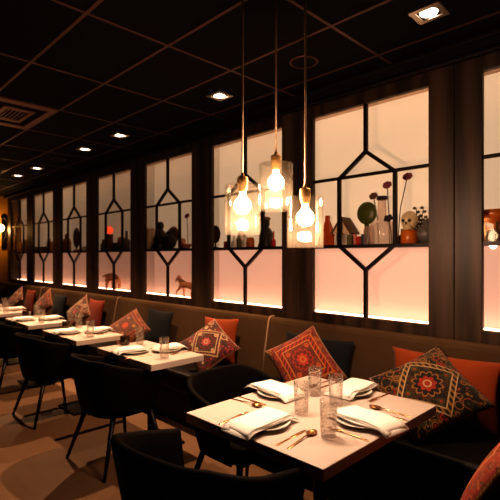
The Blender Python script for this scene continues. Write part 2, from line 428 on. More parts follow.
# ------------------------------------------------------------------ chairs
def make_chair():
    t = thing('dining_chair', '', 'chair', (0, 0, 0), 0, 'black tub dining chairs')
    # plan curve of the tub rim
    pts = []
    for k in range(33):
        s = k/32*2-1; a = s*R(118)
        x = math.copysign(abs(math.sin(a))**.72, s)*.315; y = -math.copysign(abs(math.cos(a))**.72, math.cos(a))*.30
        if abs(s) > .74: 
            e = (abs(s)-.74)/.26; a2 = R(118)*.74
            x = math.copysign(.315-.005*e, s); y = -abs(math.cos(a2))**.72*.30+e*.22
        hgt = .778-.122*max(0, (abs(s)-.30)/.70)**1.3
        pts.append((x, y, hgt, s))
    rows = 7; vs = []; fs = []; th = .036
    for x, y, h, s in pts:
        L = math.hypot(x, y); nx, ny = x/L, y/L
        outer = []; inner = []
        for r in range(rows):
            q = r/(rows-1); z = .385+(h-.385)*q; k = .80+.20*q**.8
            outer.append((x*k, y*k-.015*q, z)); inner.append((x*k-nx*th, y*k-.015*q-ny*th, z))
        rim = [(x-nx*.006, y-.015-ny*.006, h+.010), (x-nx*th*.5, y-.015-ny*th*.5, h+.015), (x-nx*(th-.006), y-.015-ny*(th-.006), h+.010)]
        vs += outer+rim+inner[::-1]
    n = rows*2+3
    for i in range(len(pts)-1):
        for j in range(n): fs.append((i*n+j, i*n+(j+1) % n, (i+1)*n+(j+1) % n, (i+1)*n+j))
    fs.append(tuple(range(n-1, -1, -1))); fs.append(tuple((len(pts)-1)*n+j for j in range(n)))
    MB().add(vs, fs).build('backrest', M['chair'], t, smooth=True)
    sh = [(-.21, .20), (.21, .20), (.225, .10), (.22, -.08), (.17, -.18), (.08, -.215), (-.08, -.215), (-.17, -.18), (-.22, -.08), (-.225, .10)]
    MB().prism(sh, .39, .475).build('seat', M['chair'], t, smooth=False, bevel=.022, segs=3)
    MB().prism([(x*.85, y*.85) for x, y in sh], .365, .392).build('seat_frame', M['leg'], t)
    for sx in (-1, 1):
        for sy in (-1, 1):
            MB().tube([(sx*.185, sy*.15, .385), (sx*.27, sy*(.235 if sy > 0 else .265), 0)], .019, 10, r1=.011).build('leg', M['leg'], t, smooth=True)
    return t
ch0 = make_chair()
CH = [((-1.345, 1.105), R(10), 'black tub chair in the foreground, its back to the aisle at the front table'),
      ((-3.075, 1.64), R(3), 'black tub chair on the aisle side of the second table'),
      ((-4.35, 1.64), R(1), 'black tub chair on the aisle side of the third table'),
      ((-5.62, 1.68), R(3), 'black tub chair at the fourth table, cut by the left edge'),
      ((-1.90, 1.835), R(-90), 'black tub chair between second and front tables, facing the front table'),
      ((-.45, 1.78), R(90), 'black tub chair at the right end of front table, holding a scarlet cushion')]
for i, (p, rz, lab) in enumerate(CH):
    o = ch0 if i == 0 else dup(ch0, (0, 0, 0))
    o.location = (*p, 0); o.rotation_euler = (0, 0, rz); o['label'] = lab

ch0.scale = (1.10, 1.04, 1.06)      # the foreground chair is a slightly larger model
# ------------------------------------------------------------------ tableware
def m_plate():
    prof = [(1e-5, .004), (.055, .004), (.058, 0), (.066, 0), (.070, .005), (.098, .011), (.116, .019), (.118, .021), (.115, .0225), (.096, .015), (.068, .0085), (1e-5, .0075)]
    return MB().lathe(prof, 40)
def m_napkin(w=.165, l=.33, k=0):
    mb = MB(); rnd = random.Random(k)
    for lay in range(3):
        ww = w-.006*lay; ll = l-.012*lay; nx, ny = 8, 22; vs = []; fs = []; sk = rnd.uniform(-.05, .05)
        ph = rnd.uniform(0, 6)
        for top in (0, 1):
            for j in range(ny+1):
                for i in range(nx+1):
                    a = i/nx*2-1; b = j/ny*2-1
                    y = b*ll/2+.004*math.sin(ph+a*2); x = a*ww/2+sk*y*.6+.004*math.sin(b*4+ph)
                    z = .0275-.019*(max(0, abs(b)-.74)/.26)**1.3-.001*abs(a)**3+.0018*math.sin(b*5+ph)*(1-abs(a)*.3)+.0065*lay
                    ed = max(abs(a), abs(b))
                    if top: z += .0055*(1-.35*max(0, ed-.93)/.07)
                    vs.append((x, y, z))
        N = (nx+1)*(ny+1)
        for j in range(ny):
            for i in range(nx):
                q = j*(nx+1)+i; fs.append((q, q+nx+1, q+nx+2, q+1)); fs.append((N+q, N+q+1, N+q+nx+2, N+q+nx+1))
        bd = [i for i in range(nx+1)]+[j*(nx+1)+nx for j in range(1, ny+1)]+[ny*(nx+1)+i for i in range(nx-1, -1, -1)]+[j*(nx+1) for j in range(ny-1, 0, -1)]
        for p, q in zip(bd, bd[1:]+bd[:1]): fs.append((p, q, N+q, N+p))
        mb.add(vs, fs)
    return mb
def strip(outline, th=.0022, arch=None):
    """flat cutlery blank: list of (y, halfwidth, z)"""
    mb = MB(); vs = []; fs = []; n = len(outline)
    for y, hw, z in outline: vs += [(-hw, y, z), (hw, y, z), (hw*.8, y, z+th), (-hw*.8, y, z+th)]
    for i in range(n-1):
        for k in range(4): fs.append((i*4+k, i*4+(k+1) % 4, i*4+4+(k+1) % 4, i*4+4+k))
    fs += [(3, 2, 1, 0), tuple((n-1)*4+k for k in range(4))]
    return mb.add(vs, fs)
def m_knife():
    return strip([(-.105, .004, 0), (-.10, .006, 0), (-.02, .0048, 0), (0, .004, 0), (.005, .0085, 0), (.08, .0085, 0), (.10, .006, 0), (.108, .001, 0)])
def m_fork():
    mb = strip([(-.10, .003, 0), (-.095, .0065, .0), (-.03, .004, .003), (.02, .003, .007), (.035, .008, .006), (.05, .0115, .004), (.056, .0115, .0035)])
    for k in range(4):
        x = -.0096+.0064*k
        s2 = strip([(.054, .0019, .0035), (.08, .0016, .001), (.10, .0009, .004)]); mb.add([(p[0]+x, p[1], p[2]) for p in s2.v], s2.f)
    return mb
def m_spoon():
    mb = strip([(-.105, .003, 0), (-.10, .0065, 0), (-.03, .0042, .004), (.03, .003, .009), (.05, .004, .008)])
    seg, rg = 20, 5; vs = []; fs = []
    for off in (0, .0018):
        for r in range(rg+1):
            q = r/rg
            for k in range(seg):
                a = 2*PI*k/seg; vs.append((.0215*q*math.cos(a), .080+.033*q*math.sin(a), .0005+.0085*q*q+off))
    N = (rg+1)*seg
    for r in range(rg):
        for k in range(seg):
            a, b = r*seg+k, r*seg+(k+1) % seg
            fs.append((a, b, b+seg, a+seg)); fs.append((N+a+seg, N+b+seg, N+b, N+a))
    for k in range(seg): fs.append((rg*seg+k, rg*seg+(k+1) % seg, N+rg*seg+(k+1) % seg, N+rg*seg+k))
    return mb.add(vs, fs)
def m_tumbler(h=.155, r=.037):
    prof = [(1e-5, 0), (r*.86, 0), (r*.90, .004), (r*.95, h*.3), (r*1.0, h*.75), (r*1.01, h), (r*.955, h), (r*.92, h*.6), (r*.84, .016), (1e-5, .014)]
    return MB().lathe(prof, 28, facet=.035)
def m_votive():
    return MB().lathe([(1e-5, 0), (.034, 0), (.038, .004), (.040, .075), (.036, .075), (.033, .01), (1e-5, .01)], 24)
PROT = {}
def ware(kind, name, fn, mat, smooth, label, cat, loc, rz, group):
    if kind not in PROT:
        o = fn().build(name, mat, smooth=smooth); PROT[kind] = o
    else:
        o = PROT[kind].copy(); COL.objects.link(o)
    o.location = loc; o.rotation_euler = (0, 0, rz)
    return tag(o, label, cat, group)
TZ = .7502
def setting(cx, cy, rz, where, k, full=True, side=.155):
    c, s = math.cos(rz), math.sin(rz)
    def P(x, y, z=0): return (cx+x*c-y*s, cy+x*s+y*c, TZ+z)
    ware('plate', 'dinner_plate', m_plate, M['china'], True, 'white plate under a napkin, %s' % where, 'plate', P(0, 0), rz, 'white plates on the tables')
    ware('napkin%d%s' % (k % 3, full), 'napkin', lambda: m_napkin(k=k) if full else m_napkin(.155, .25, k), M['linen'], True, 'folded white napkin, %s' % where, 'napkin', P(0, -.03), rz+R(random.uniform(-7, 7)), 'folded white napkins')
    ware('fork', 'fork', m_fork, M['copper'], True, 'copper coloured fork, %s' % where, 'fork', P(-side, -.035), rz, 'copper coloured forks')
    ware('knife', 'knife', m_knife, M['copper'], True, 'copper coloured knife, %s' % where, 'knife', P(side+.02, -.035), rz, 'copper coloured knives')
    if full:
        ware('spoon', 'spoon', m_spoon, M['copper'], True, 'copper coloured spoon, %s' % where, 'spoon', P(side+.068, -.03), rz+R(3), 'copper coloured spoons')
setting(-1.375, 1.45, R(4), 'on the aisle side of the front table', 0)
setting(-1.62, 1.82, R(-90), 'on the left side of the front table', 1)
setting(-1.36, 2.125, R(180), 'on the banquette side of the front table', 2)
setting(-1.085, 1.78, R(90), 'on the right side of the front table', 0)
for (x, y), wh in (((-1.345, 1.675), 'beside the napkin, left of the tall pair'), ((-1.475, 1.955), 'at the back left'),
                   ((-1.305, 1.905), 'at the back right of the four'), ((-1.095, 1.545), 'nearest the camera')):
    ware('tumbler', 'tumbler', m_tumbler, M['tumbler'], False, 'tall cut glass tumbler on the front table, %s' % wh, 'glass', (x, y, TZ), random.uniform(0, 1), 'cut glass tumblers')
for i, (x, y) in enumerate(TP):
    n = '%s table from the front' % ('sixth' if i == 4 else TN[i])
    setting(x-.03, y-.115, R(random.uniform(-8, 8)), 'on the aisle side of the %s' % n, i+1, False, .145)
    setting(x+.10, y+.105, R(180), 'on the banquette side of the %s' % n, i+2, False, .145)
    ware('tumbler', 'tumbler', m_tumbler, M['tumbler'], False, 'cut glass tumbler toward the left of the %s' % n, 'glass', (x-.31, y+.105, TZ), .3, 'cut glass tumblers')
    ware('tumbler', 'tumbler', m_tumbler, M['tumbler'], False, 'cut glass tumbler on the right half of the %s' % n, 'glass', (x+.30, y-.05, TZ), .3, 'cut glass tumblers')
    ware('votive', 'candle_holder', m_votive, M['smoke'], True, 'small smoked glass candle holder on the %s' % n, 'candle holder', (x-.36, y-.01, TZ), 0, 'smoked candle holders')

# ------------------------------------------------------------------ cushions
def cushion(label, mat, w, h, T, loc, yaw=0, lean=18, roll=0, group=None, cat='cushion'):
    N = 22; vs = []; fs = []; uv = []
    for sd in (-1, 1):
        for j in range(N+1):
            for i in range(N+1):
                a = i/N*2-1; b = j/N*2-1
                x = a*w/2*(1-.075*(1-b*b)); z = b*h/2*(1-.075*(1-a*a))
                t = T*max(0, (1-a**4)*(1-b**4))**.6*(.55+.45*math.cos(a*1.2)*math.cos(b*1.2))
                vs.append((x, sd*t, z)); uv.append((i/N, j/N))
    K = (N+1)**2
    for j in range(N):
        for i in range(N):
            q = j*(N+1)+i; f = (q, q+1, q+N+2, q+N+1); fs.append(f); fs.append(tuple(K+k for k in reversed(f)))
    me = bpy.data.meshes.new('cushion'); me.from_pydata(vs, [], fs); me.update()
    L = me.uv_layers.new(name='UVMap')
    for lp in me.loops: L.data[lp.index].uv = uv[lp.vertex_index]
    for p in me.polygons: p.use_smooth = True
    me.materials.append(mat)
    bm = bmesh.new(); bm.from_mesh(me); bmesh.ops.remove_doubles(bm, verts=bm.verts, dist=1e-5); bm.to_mesh(me); bm.free()
    o = bpy.data.objects.new('cushion', me); COL.objects.link(o)
    o.matrix_world = Matrix.Translation(loc) @ Matrix.Rotation(R(yaw), 4, 'Z') @ Matrix.Rotation(R(-lean), 4, 'X') @ Matrix.Rotation(R(roll), 4, 'Y')
    # let it rest on the seat
    zmin = min((o.matrix_world @ v.co).z for v in me.vertices)
    o.matrix_world = Matrix.Translation((0, 0, loc[3]-zmin if len(loc) > 3 else 0)) @ o.matrix_world
    return tag(o, label, cat, group)
SEAT = .481
def on_seat(label, mat, w, h, T, x, y, **k):
    o = cushion(label, mat, w, h, T, (x, y, .7), **k)
    bpy.context.view_layer.update()
    zmin = min((o.matrix_world @ v.co).z for v in o.data.vertices)
    o.location.z += k.get('seat', SEAT)-zmin if False else SEAT-zmin
    return o
G = 'scatter cushions on the banquette'
on_seat('plain burnt orange cushion behind the black patterned cushion at right', M['orange'], .70, .42, .042, -1.13, 2.80, lean=10, group=G)
on_seat('black suzani cushion with red and gold embroidery standing on its corner right of front table', M['emb_black'], .505, .505, .08, -1.131, 2.60, yaw=20, lean=50, roll=52, group=G)
on_seat('plain dark navy cushion behind the red and gold cushion at the front table', M['navy'], .66, .41, .042, -2.11, 2.80, lean=10, group=G)
on_seat('red and gold embroidered diamond cushion between seam and navy cushion, behind front table', M['emb_red'], .50, .42, .075, -2.0, 2.529, yaw=26, lean=39, roll=54, group=G)
on_seat('plain orange cushion behind the maroon and cream cushion right of second table', M['orange'], .50, .43, .042, -3.26, 2.80, lean=10, roll=-3, group=G)
on_seat('maroon and cream embroidered diamond cushion right of the second table', M['emb_cream'], .465, .415, .07, -3.109, 2.543, yaw=26, lean=44, roll=42, group=G)
def bx(u, Y=2.7): return wx(u, Y)
on_seat('dark navy cushion beside the brown and rust diamond behind the second table', M['navy'], .52, .43, .042, bx(157, 2.79), 2.80, lean=10, group=G)
on_seat('brown and rust patterned diamond cushion rising behind the second table, beside a navy one', M['emb_brown'], .465, .41, .07, -4.528, 2.535, yaw=22, lean=46, roll=39, group=G)
on_seat('rust red cushion behind the third table', M['rust'], .46, .44, .042, bx(94, 2.79), 2.80, lean=10, group=G)
on_seat('dusky pink patterned diamond cushion behind the third table', M['emb_pink'], .41, .41, .065, -5.954, 2.586, yaw=10, lean=28, roll=45, group=G)
on_seat('dark navy cushion behind the fourth table', M['navy'], .50, .43, .042, bx(58, 2.79), 2.80, lean=10, group=G)
on_seat('red brown patterned diamond cushion behind the fourth table', M['emb_brown'], .41, .41, .065, -7.314, 2.62, yaw=7, lean=22, roll=46, group=G)
on_seat('rust red cushion behind the fifth table', M['rust'], .46, .44, .042, bx(29, 2.79), 2.80, lean=10, group=G)
on_seat('dusky pink patterned diamond cushion behind the fifth table', M['emb_pink'], .41, .41, .065, -8.588, 2.585, yaw=6, lean=29, roll=39, group=G)
on_seat('dark navy cushion at the left edge of the picture', M['navy'], .56, .43, .042, bx(0, 2.79), 2.80, lean=10, group=G)
on_seat('scarlet embroidered cushion on the chair in the bottom right corner', M['emb_scarlet'], .46, .50, .07, -.485, 1.76, yaw=-90, lean=30, roll=14, group='scarlet cushion')

# ------------------------------------------------------------------ pendants
def make_pendant():
    t = thing('pendant_lamp', '', 'lamp', (0, 0, 0), 0, 'glass cylinder pendants over the front table')
    MB().lathe([(.083, 0), (.087, 0), (.087, .236), (.080, .240), (.022, .240), (.022, .236), (.079, .2355), (.083, .232), (.083, 0)], 40).build('glass_shade', M['shade'], t, smooth=False)
    MB().lathe([(1e-5, .205), (.018, .205), (.022, .215), (.026, .241), (.026, .275), (.022, .281), (.008, .284), (.008, .296), (1e-5, .296)], 24).build('socket', M['brass'], t, smooth=False)
    pr = [(1e-5, .100)]+[(.042*math.sin(a), .142-.042*math.cos(a)) for a in [R(20*k) for k in range(1, 7)]]+[(.017, .185), (.014, .205), (1e-5, .205)]
    MB().lathe(pr, 24).build('bulb', M['bulb'], t, smooth=True)
    return t
PEND = [((-1.555, 1.485), 185, 2.15, 'left glass cylinder pendant lamp on a beige cord, middle in height'),
        ((-1.515, 1.682), 163.3, 2.26, 'glass cylinder pendant lamp hung highest, between the other two'),
        ((-1.309, 1.66), 197, 2.1, 'glass cylinder pendant lamp hung lowest, on the right')]
p0 = make_pendant()
def light(name, kind, loc, energy, col, **kw):
    l = bpy.data.lights.new(name, kind); l.energy = energy; l.color = col
    for k, v in kw.items(): setattr(l, k, v)
    o = bpy.data.objects.new(name, l); COL.objects.link(o); o.location = loc; return o
def aim(o, tgt):
    d = Vector(tgt)-o.location; o.rotation_euler = d.to_track_quat('-Z', 'Y').to_euler()
WARM = (1, .63, .38)
for i, ((x, y), v, d, lab) in enumerate(PEND):
    ztop = CAMZ+(257-v)*d/FPX; zb = ztop-.240
    o = p0 if i == 0 else dup(p0, (0, 0, 0))
    o.location = (x, y, zb); o['label'] = lab
    L = CZ-.025-zb
    MB().tube([(0, 0, .29), (.001, 0, .29+(L-.29)*.4), (-.001, .001, .29+(L-.29)*.75), (0, 0, L)], .005, 8).build('cord', M['cord'], o, smooth=True)
    MB().lathe([(1e-5, L), (.045, L), (.05, L+.006), (.05, L+.025), (1e-5, L+.025)], 24).build('ceiling_rose', M['black_metal'], o)
    light('pendant_light', 'POINT', (x, y, zb+.06), 17, (1, .68, .48), shadow_soft_size=.03)

# ------------------------------------------------------------------ ceiling fittings
def make_down():
    t = thing('downlight', '', 'ceiling light', (0, 0, 0), 0, 'square recessed downlights')
    f = MB(); a, b = .085, .055
    f.box(-a, a, -a, -b, -.010, 0).box(-a, a, b, a, -.010, 0).box(-a, -b, -b, b, -.010, 0).box(b, a, -b, b, -.010, 0)
    f.build('frame', M['steel'], t, bevel=.003)
    MB().lathe([(1e-5, -.006), (.046, -.006), (.05, -.002), (.05, 0), (1e-5, 0)], 24).build('lamp', M['lamp_face'], t)
    return t
DX = [-1.08, -2.90, -4.64, -5.55, -7.26, -8.16]
DN = ['nearest square downlight, at the top right of the ceiling', 'square downlight in the ceiling left of the pendants', 'square downlight third from the front',
      'square downlight fourth from the front', 'square downlight second from the far end', 'square downlight farthest along the ceiling']
d0 = make_down()
AIM = [(-1.35, 1.8), (-3.15, 1.75), (-4.40, 1.75), (-5.65, 1.75), (-6.95, 1.75), (-8.2, 1.75)]
for i, x in enumerate(DX):
    o = d0 if i == 0 else dup(d0, (0, 0, 0))
    o.location = (x, 2.495, CZ); o['label'] = DN[i]
    sp = light('downlight_spot', 'SPOT', (x, 2.47, CZ-.03), 240 if i else 80, WARM, spot_size=R(84), spot_blend=.5, shadow_soft_size=.02)
    aim(sp, (AIM[i][0], AIM[i][1]+.1, .75))
# round ceiling speakers
for i, (x, lab) in enumerate(((-1.98, 'round black ceiling speaker above the pendant cords'), (-6.42, 'round black ceiling speaker farther along between downlights'))):
    if i == 0:
        sp0 = thing('ceiling_speaker', lab, 'speaker', (x, 2.495, CZ), 0, 'round ceiling speakers')
        MB().lathe([(.088, 0), (.088, -.006), (.100, -.006), (.104, 0)], 32).build('rim', M['tbar'], sp0)
        MB().lathe([(1e-5, -.004), (.088, -.004), (.088, 0), (1e-5, 0)], 32).build('grille', M['ceil'], sp0)
    else: dup(sp0, (x, 2.495, CZ), 0, lab)
# air vent cassette
vt = thing('air_vent', 'brown slatted air vent set in the dark ceiling at upper left', 'vent', (-4.69, 1.385, CZ))
vm = plain('vent brown metal', (.22, .11, .075), .45, .2, scale=15)
f = MB(); hx, hy = .44, .265
for b0, b1 in ((1, .78), (.52, .36)):
    f.box(-hx*b0, hx*b0, -hy*b0, -hy*b1, -.012, -.002).box(-hx*b0, hx*b0, hy*b1, hy*b0, -.012, -.002).box(-hx*b0, -hx*b1, -hy*b1, hy*b1, -.012, -.002).box(hx*b1, hx*b0, -hy*b1, hy*b1, -.012, -.002)
f.build('frame', vm, vt, bevel=.003)
MB().box(-hx, hx, -hy, hy, -.002, 0).build('backing', M['ceil'], vt)
for k in range(-2, 3): MB().box(-hx*.34, hx*.34, k*.035-.006, k*.035+.006, -.010, -.002).build('slat', vm, vt)

# ------------------------------------------------------------------ wall lamp on the end wall
wl = thing('wall_lamp', 'glowing globe wall lamp with black scroll bracket on the ochre wall', 'lamp', (XL+.001, 3.07, 2.06))
pts = [(.03, .07+.045*math.cos(a)*(.4+.6*k/30), -.30+.85*k/30*.8+.05*math.sin(a)) for k, a in [(k, k*.55) for k in range(31)]]
MB().tube(pts, .020, 8).build('bracket', M['black_metal'], wl, smooth=True)
MB().box(0, .02, .01, .11, -.38, .42).build('backplate', M['black_metal'], wl, bevel=.02)
MB().ell((.10, -.03, .10), .07, .07, .085).build('globe', M['sconce'], wl, smooth=True)
light('sconce_light', 'POINT', (XL+.28, 2.9, 2.1), 14, (1, .6, .25), shadow_soft_size=.06)

# ------------------------------------------------------------------ shelf objects
def mat(col, rough=.45, metal=0, **k): return plain('object %.2f %.2f %.2f' % col, col, rough, metal, scale=25, **k)
C = dict(white=mat((.75, .66, .58), .4), cream=mat((.60, .45, .30), .5), dark=mat((.03, .02, .017), .35), green=mat((.085, .095, .012), .35), red=mat((.45, .03, .02), .5),
         orange=mat((.50, .14, .02), .35), gold=mat((.42, .20, .05), .35, .3), brown=mat((.14, .06, .03), .5), purple=mat((.25, .06, .09), .7), grey=mat((.14, .12, .11), .4),
         pink=mat((.50, .18, .16), .5), stem=mat((.08, .06, .025), .7), leaf=mat((.12, .10, .035), .7), rust=mat((.62, .30, .17), .45), mirror=mat((.35, .30, .28), .08, 1), blue=mat((.05, .06, .08), .4),
         wax=emis('lit red candle', (1, .12, .05), .9), bone=mat((.62, .48, .30), .6))
C['clear'] = glass('bottle glass', (.95, .90, .86), .08, .5, .06, .28, (.95, .72, .62), .35)
C['amber'] = glass('amber glass', (.75, .32, .10), .08, .5, .06, .35, (.55, .16, .03), .35)
SZ = 1.5995; SG = 'ornaments on the cabinet shelves'
def loc_of(u, Y): return (wx(u, Y), Y, SZ)
def px(n, u, Y): return n*dist(wx(u, Y), Y)/FPX
def single(name, label, cat, mb, mat_, u, Y, rz=0, smooth=True, z=SZ, bevel=0):
    o = mb.build(name, mat_, smooth=smooth, bevel=bevel); o.location = (wx(u, Y), Y, z); o.rotation_euler = (0, 0, rz); return tag(o, label, cat, SG)
def bottle(r, h, neck=.35, nr=.35):
    b = h*(1-neck); return MB().lathe([(1e-5, 0), (r*.9, 0), (r, r*.12), (r, b*.75), (r*.85, b*.92), (r*nr, b), (r*nr*.9, h*.95), (r*nr*1.15, h), (1e-5, h)], 24)
def jar(r, h): return MB().lathe([(1e-5, 0), (r*.85, 0), (r, h*.08), (r, h*.8), (r*.8, h*.92), (r*.85, h), (1e-5, h)], 24)
def bowl(r, h): return MB().lathe([(1e-5, 0), (r*.45, 0), (r*.5, h*.08), (r*.9, h*.6), (r, h), (r*.93, h), (r*.8, h*.6), (r*.4, h*.16), (1e-5, h*.14)], 28)
def flower(label, u, Y, h, lean, colr, petals, rz=0):
    t = thing('dried_flower', label, 'flower', loc_of(u, Y), rz, SG)
    top = (lean, 0, h); MB().tube([(0, 0, 0.0), (lean*.3, 0, h*.55), top], .0035, 6).build('stem', C['stem'], t, smooth=True)
    b = MB()
    for k in range(petals):
        a = 2*PI*k/petals
        b.ell((top[0]+.022*math.cos(a), .010*math.sin(a), top[2]+.016*math.sin(a)), .018, .014, .015, 8, 5)
    b.ell(top, .016, .016, .014, 10, 6); b.build('blossom', colr, t, smooth=True)
    return t
def animal(name, label, pts, edges, u, Y, z, scale, colr, root=0):
    me = bpy.data.meshes.new(name); me.from_pydata([p[:3] for p in pts], edges, []); me.update()
    o = bpy.data.objects.new(name, me); COL.objects.link(o); me.materials.append(colr)
    sk = o.modifiers.new('skin', 'SKIN'); sk.use_smooth_shade = True
    for i, v in enumerate(me.skin_vertices[0].data): v.radius = (pts[i][3], pts[i][4] if len(pts[i]) > 4 else pts[i][3]); v.use_root = (i == root)
    sb = o.modifiers.new('sub', 'SUBSURF'); sb.levels = 2; sb.render_levels = 2
    o.location = (wx(u, Y), Y, z); o.scale = (scale,)*3
    return tag(o, label, 'figurine', SG)
def candle(label, u, Y, r, h, colr, flame=None, cat='candle'):
    t = thing('candle', label, cat, loc_of(u, Y), 0, SG)
    MB().lathe([(1e-5, 0), (r, 0), (r, h), (r*.8, h), (1e-5, h*.97)], 20).build('wax', colr, t, smooth=False)
    MB().tube([(0, 0, h*.97), (0, 0, h+.012)], .002, 6).build('wick', C['dark'], t)
    if flame: MB().ell((0, 0, h+.028), .010, .010, .020, 10, 8).build('flame', flame, t, smooth=True)
    return t
YS = 3.12
# --- cabinet with the green flask
o = thing('lantern', 'small white house shaped lantern with dark sloping roof, left of the green flask', 'lantern', loc_of(345, 3.13), R(0), SG)
w = px(8.5, 345, 3.13)
MB().box(-w, -w+.012, -.05, .05, 0, .10).box(w-.012, w, -.05, .05, 0, .10).box(-w, w, -.05, .05, 0, .012).box(-w, w, .035, .05, 0, .10).build('body', C['white'], o, bevel=.002)
MB().add([(-w-.02, -.06, .10), (w+.02, -.06, .10), (0, -.06, .225), (-w-.02, .06, .10), (w+.02, .06, .10), (0, .06, .225)],
         [(0, 1, 2), (5, 4, 3), (0, 3, 4, 1), (1, 4, 5, 2), (2, 5, 3, 0)]).build('roof', C['cream'], o)
rf = MB()
for sx in (-1, 1): bar(rf, (sx*(w+.024), .095), (0, .23), .014, -.066, .066)
rf.build('roof_edge', C['brown'], o)
single('perfume_bottle', 'dark pyramid shaped amber bottle beside the lantern, behind right pendant', 'bottle',
       MB().lathe([(1e-5, 0), (.085, 0), (.09, .01), (.075, .08), (.03, .20), (.022, .215), (.022, .26), (1e-5, .262)], 6), C['amber'], 327.5, 3.145, R(20), False)
single('flask', 'round flat green flask on a tapered foot, behind the small boxes', 'flask',
       MB().ell((0, 0, .262), .088, .034, .092, 28, 16).lathe([(1e-5, 0), (.045, 0), (.045, .012), (.022, .06), (.018, .19), (1e-5, .19)], 20), C['green'], 366.8, 3.205)
o = thing('decanter', 'clear round bodied decanter with tall neck and dark stopper', 'bottle', loc_of(382, 3.136), 0, SG)
MB().lathe([(1e-5, 0), (.090, 0), (.097, .01), (.097, .145), (.080, .175), (.034, .195), (.031, .335), (.037, .345), (1e-5, .346)], 32).build('glass_body', C['clear'], o, smooth=True)
MB().lathe([(1e-5, .346), (.034, .346), (.042, .355), (.040, .375), (1e-5, .380)], 20).build('stopper', C['dark'], o, smooth=True)
single('glass_jar', 'frosted clear glass jar left of the decanter', 'jar', jar(.042, .145), C['clear'], 369, 3.085)
single('small_box', 'small dark box in front of the green flask', 'box', MB().box(-.028, .028, -.02, .02, 0, .085), C['blue'], 365.5, 3.08, 0, False, bevel=.003)
single('small_box', 'small pinkish red box right of the lantern', 'box', MB().box(-.018, .018, -.02, .02, 0, .07), C['red'], 359, 3.09, 0, False, bevel=.003)
single('small_tin', 'small dull green tin in front of the lantern', 'tin', jar(.026, .085), C['leaf'], 350, 3.075)
single('small_box', 'small dusky pink box in front of the lantern', 'box', MB().box(-.02, .02, -.015, .015, 0, .09), C['pink'], 354, 3.105, .2, False, bevel=.003)
flower('dried purple flower leaning left, left of the decanter', 379, 3.23, .40, -.05, C['brown'], 6)
flower('dried pink flower rising above the decanter', 389.5, 3.228, .475, -.02, C['purple'], 7)
flower('dried pink flower leaning right, tallest on the shelf', 397.5, 3.20, .515, .08, C['purple'], 7)
flower('dried dark flower low beside the decanter', 392, 3.10, .20, -.03, C['dark'], 5)
o = thing('ornament_jar', 'orange brown jar topped with bone white skull shaped lid', 'jar', loc_of(409.5, 3.12), 0, SG)
jar(.062, .105).build('pot', C['orange'], o, smooth=True)
hd = MB().ell((0, 0, .175), .062, .055, .068, 18, 12).ell((0, -.03, .122), .035, .03, .022, 12, 8); hd.build('lid', C['bone'], o, smooth=True)
MB().ell((-.022, -.052, .17), .012, .008, .014, 8, 6).ell((.022, -.052, .17), .012, .008, .014, 8, 6).ell((0, -.056, .15), .006, .005, .01, 8, 6).build('eye_socket', C['dark'], o)
for sx, uu, lb in ((-1, 402.5, 'small black bottle left of the orange jar'), (1, 415.5, 'small black bottle right of the orange jar')):
    single('small_bottle', lb, 'bottle', bottle(.034, .115), C['dark'], uu, 3.16)
o = thing('dried_plant', 'sprig of dried leaves beside the orange jar', 'plant', loc_of(419, 3.20), 0, SG)
b = MB(); st = MB()
for k in range(5):
    lx = -.05+.028*k; hh = .20+.035*((k*2) % 4); st.tube([(0, 0, 0), (lx*.4, 0, hh*.5), (lx, 0, hh)], .003, 5)
    for q in range(6): b.ell((lx*(.3+.7*q/5)+.012*(-1)**q, 0, hh*(.45+.55*q/5)), .015, .006, .011, 8, 5)
st.build('stem', C['stem'], o); b.build('leaf', C['leaf'], o, smooth=True)
single('vase', 'rounded dark vase at the right end of the shelf', 'vase', MB().lathe([(1e-5, 0), (.04, 0), (.07, .06), (.062, .11), (.03, .15), (.034, .17), (1e-5, .17)], 24), C['grey'], 427, 3.13)
# --- nearest cabinet, right edge
single('amber_bowl', 'wide amber orange bowl on a pedestal at the right edge', 'bowl', MB().lathe([(1e-5, 0), (.04, 0), (.02, .02), (.02, .12), (.06, .135), (.095, .17), (.10, .21), (.09, .21), (.06, .15), (1e-5, .14)], 32), C['orange'], 497, 3.155)
t = candle('lit tealight in clear glass beside the dark post', 475.5+3, 3.10, .022, .05, C['white'], emis('candle flame', (1, .7, .35), 60))
MB().lathe([(.034, 0), (.036, 0), (.036, .12), (.034, .12)], 24).build('glass_cup', C['clear'], t, smooth=True)
single('glass_bottle', 'slim clear glass bottle behind the tealight', 'bottle', bottle(.03, .20, .5), C['clear'], 485, 3.17)
single('glass_jar', 'small clear jar right of the tealight', 'jar', jar(.032, .10), C['clear'], 486, 3.09)
single('glass_jar', 'small white jar under the amber bowl', 'jar', jar(.04, .08), C['white'], 492.5, 3.09)
single('small_bottle', 'small brown bottle beside the amber bowl', 'bottle', bottle(.028, .13), C['brown'], 497, 3.08)
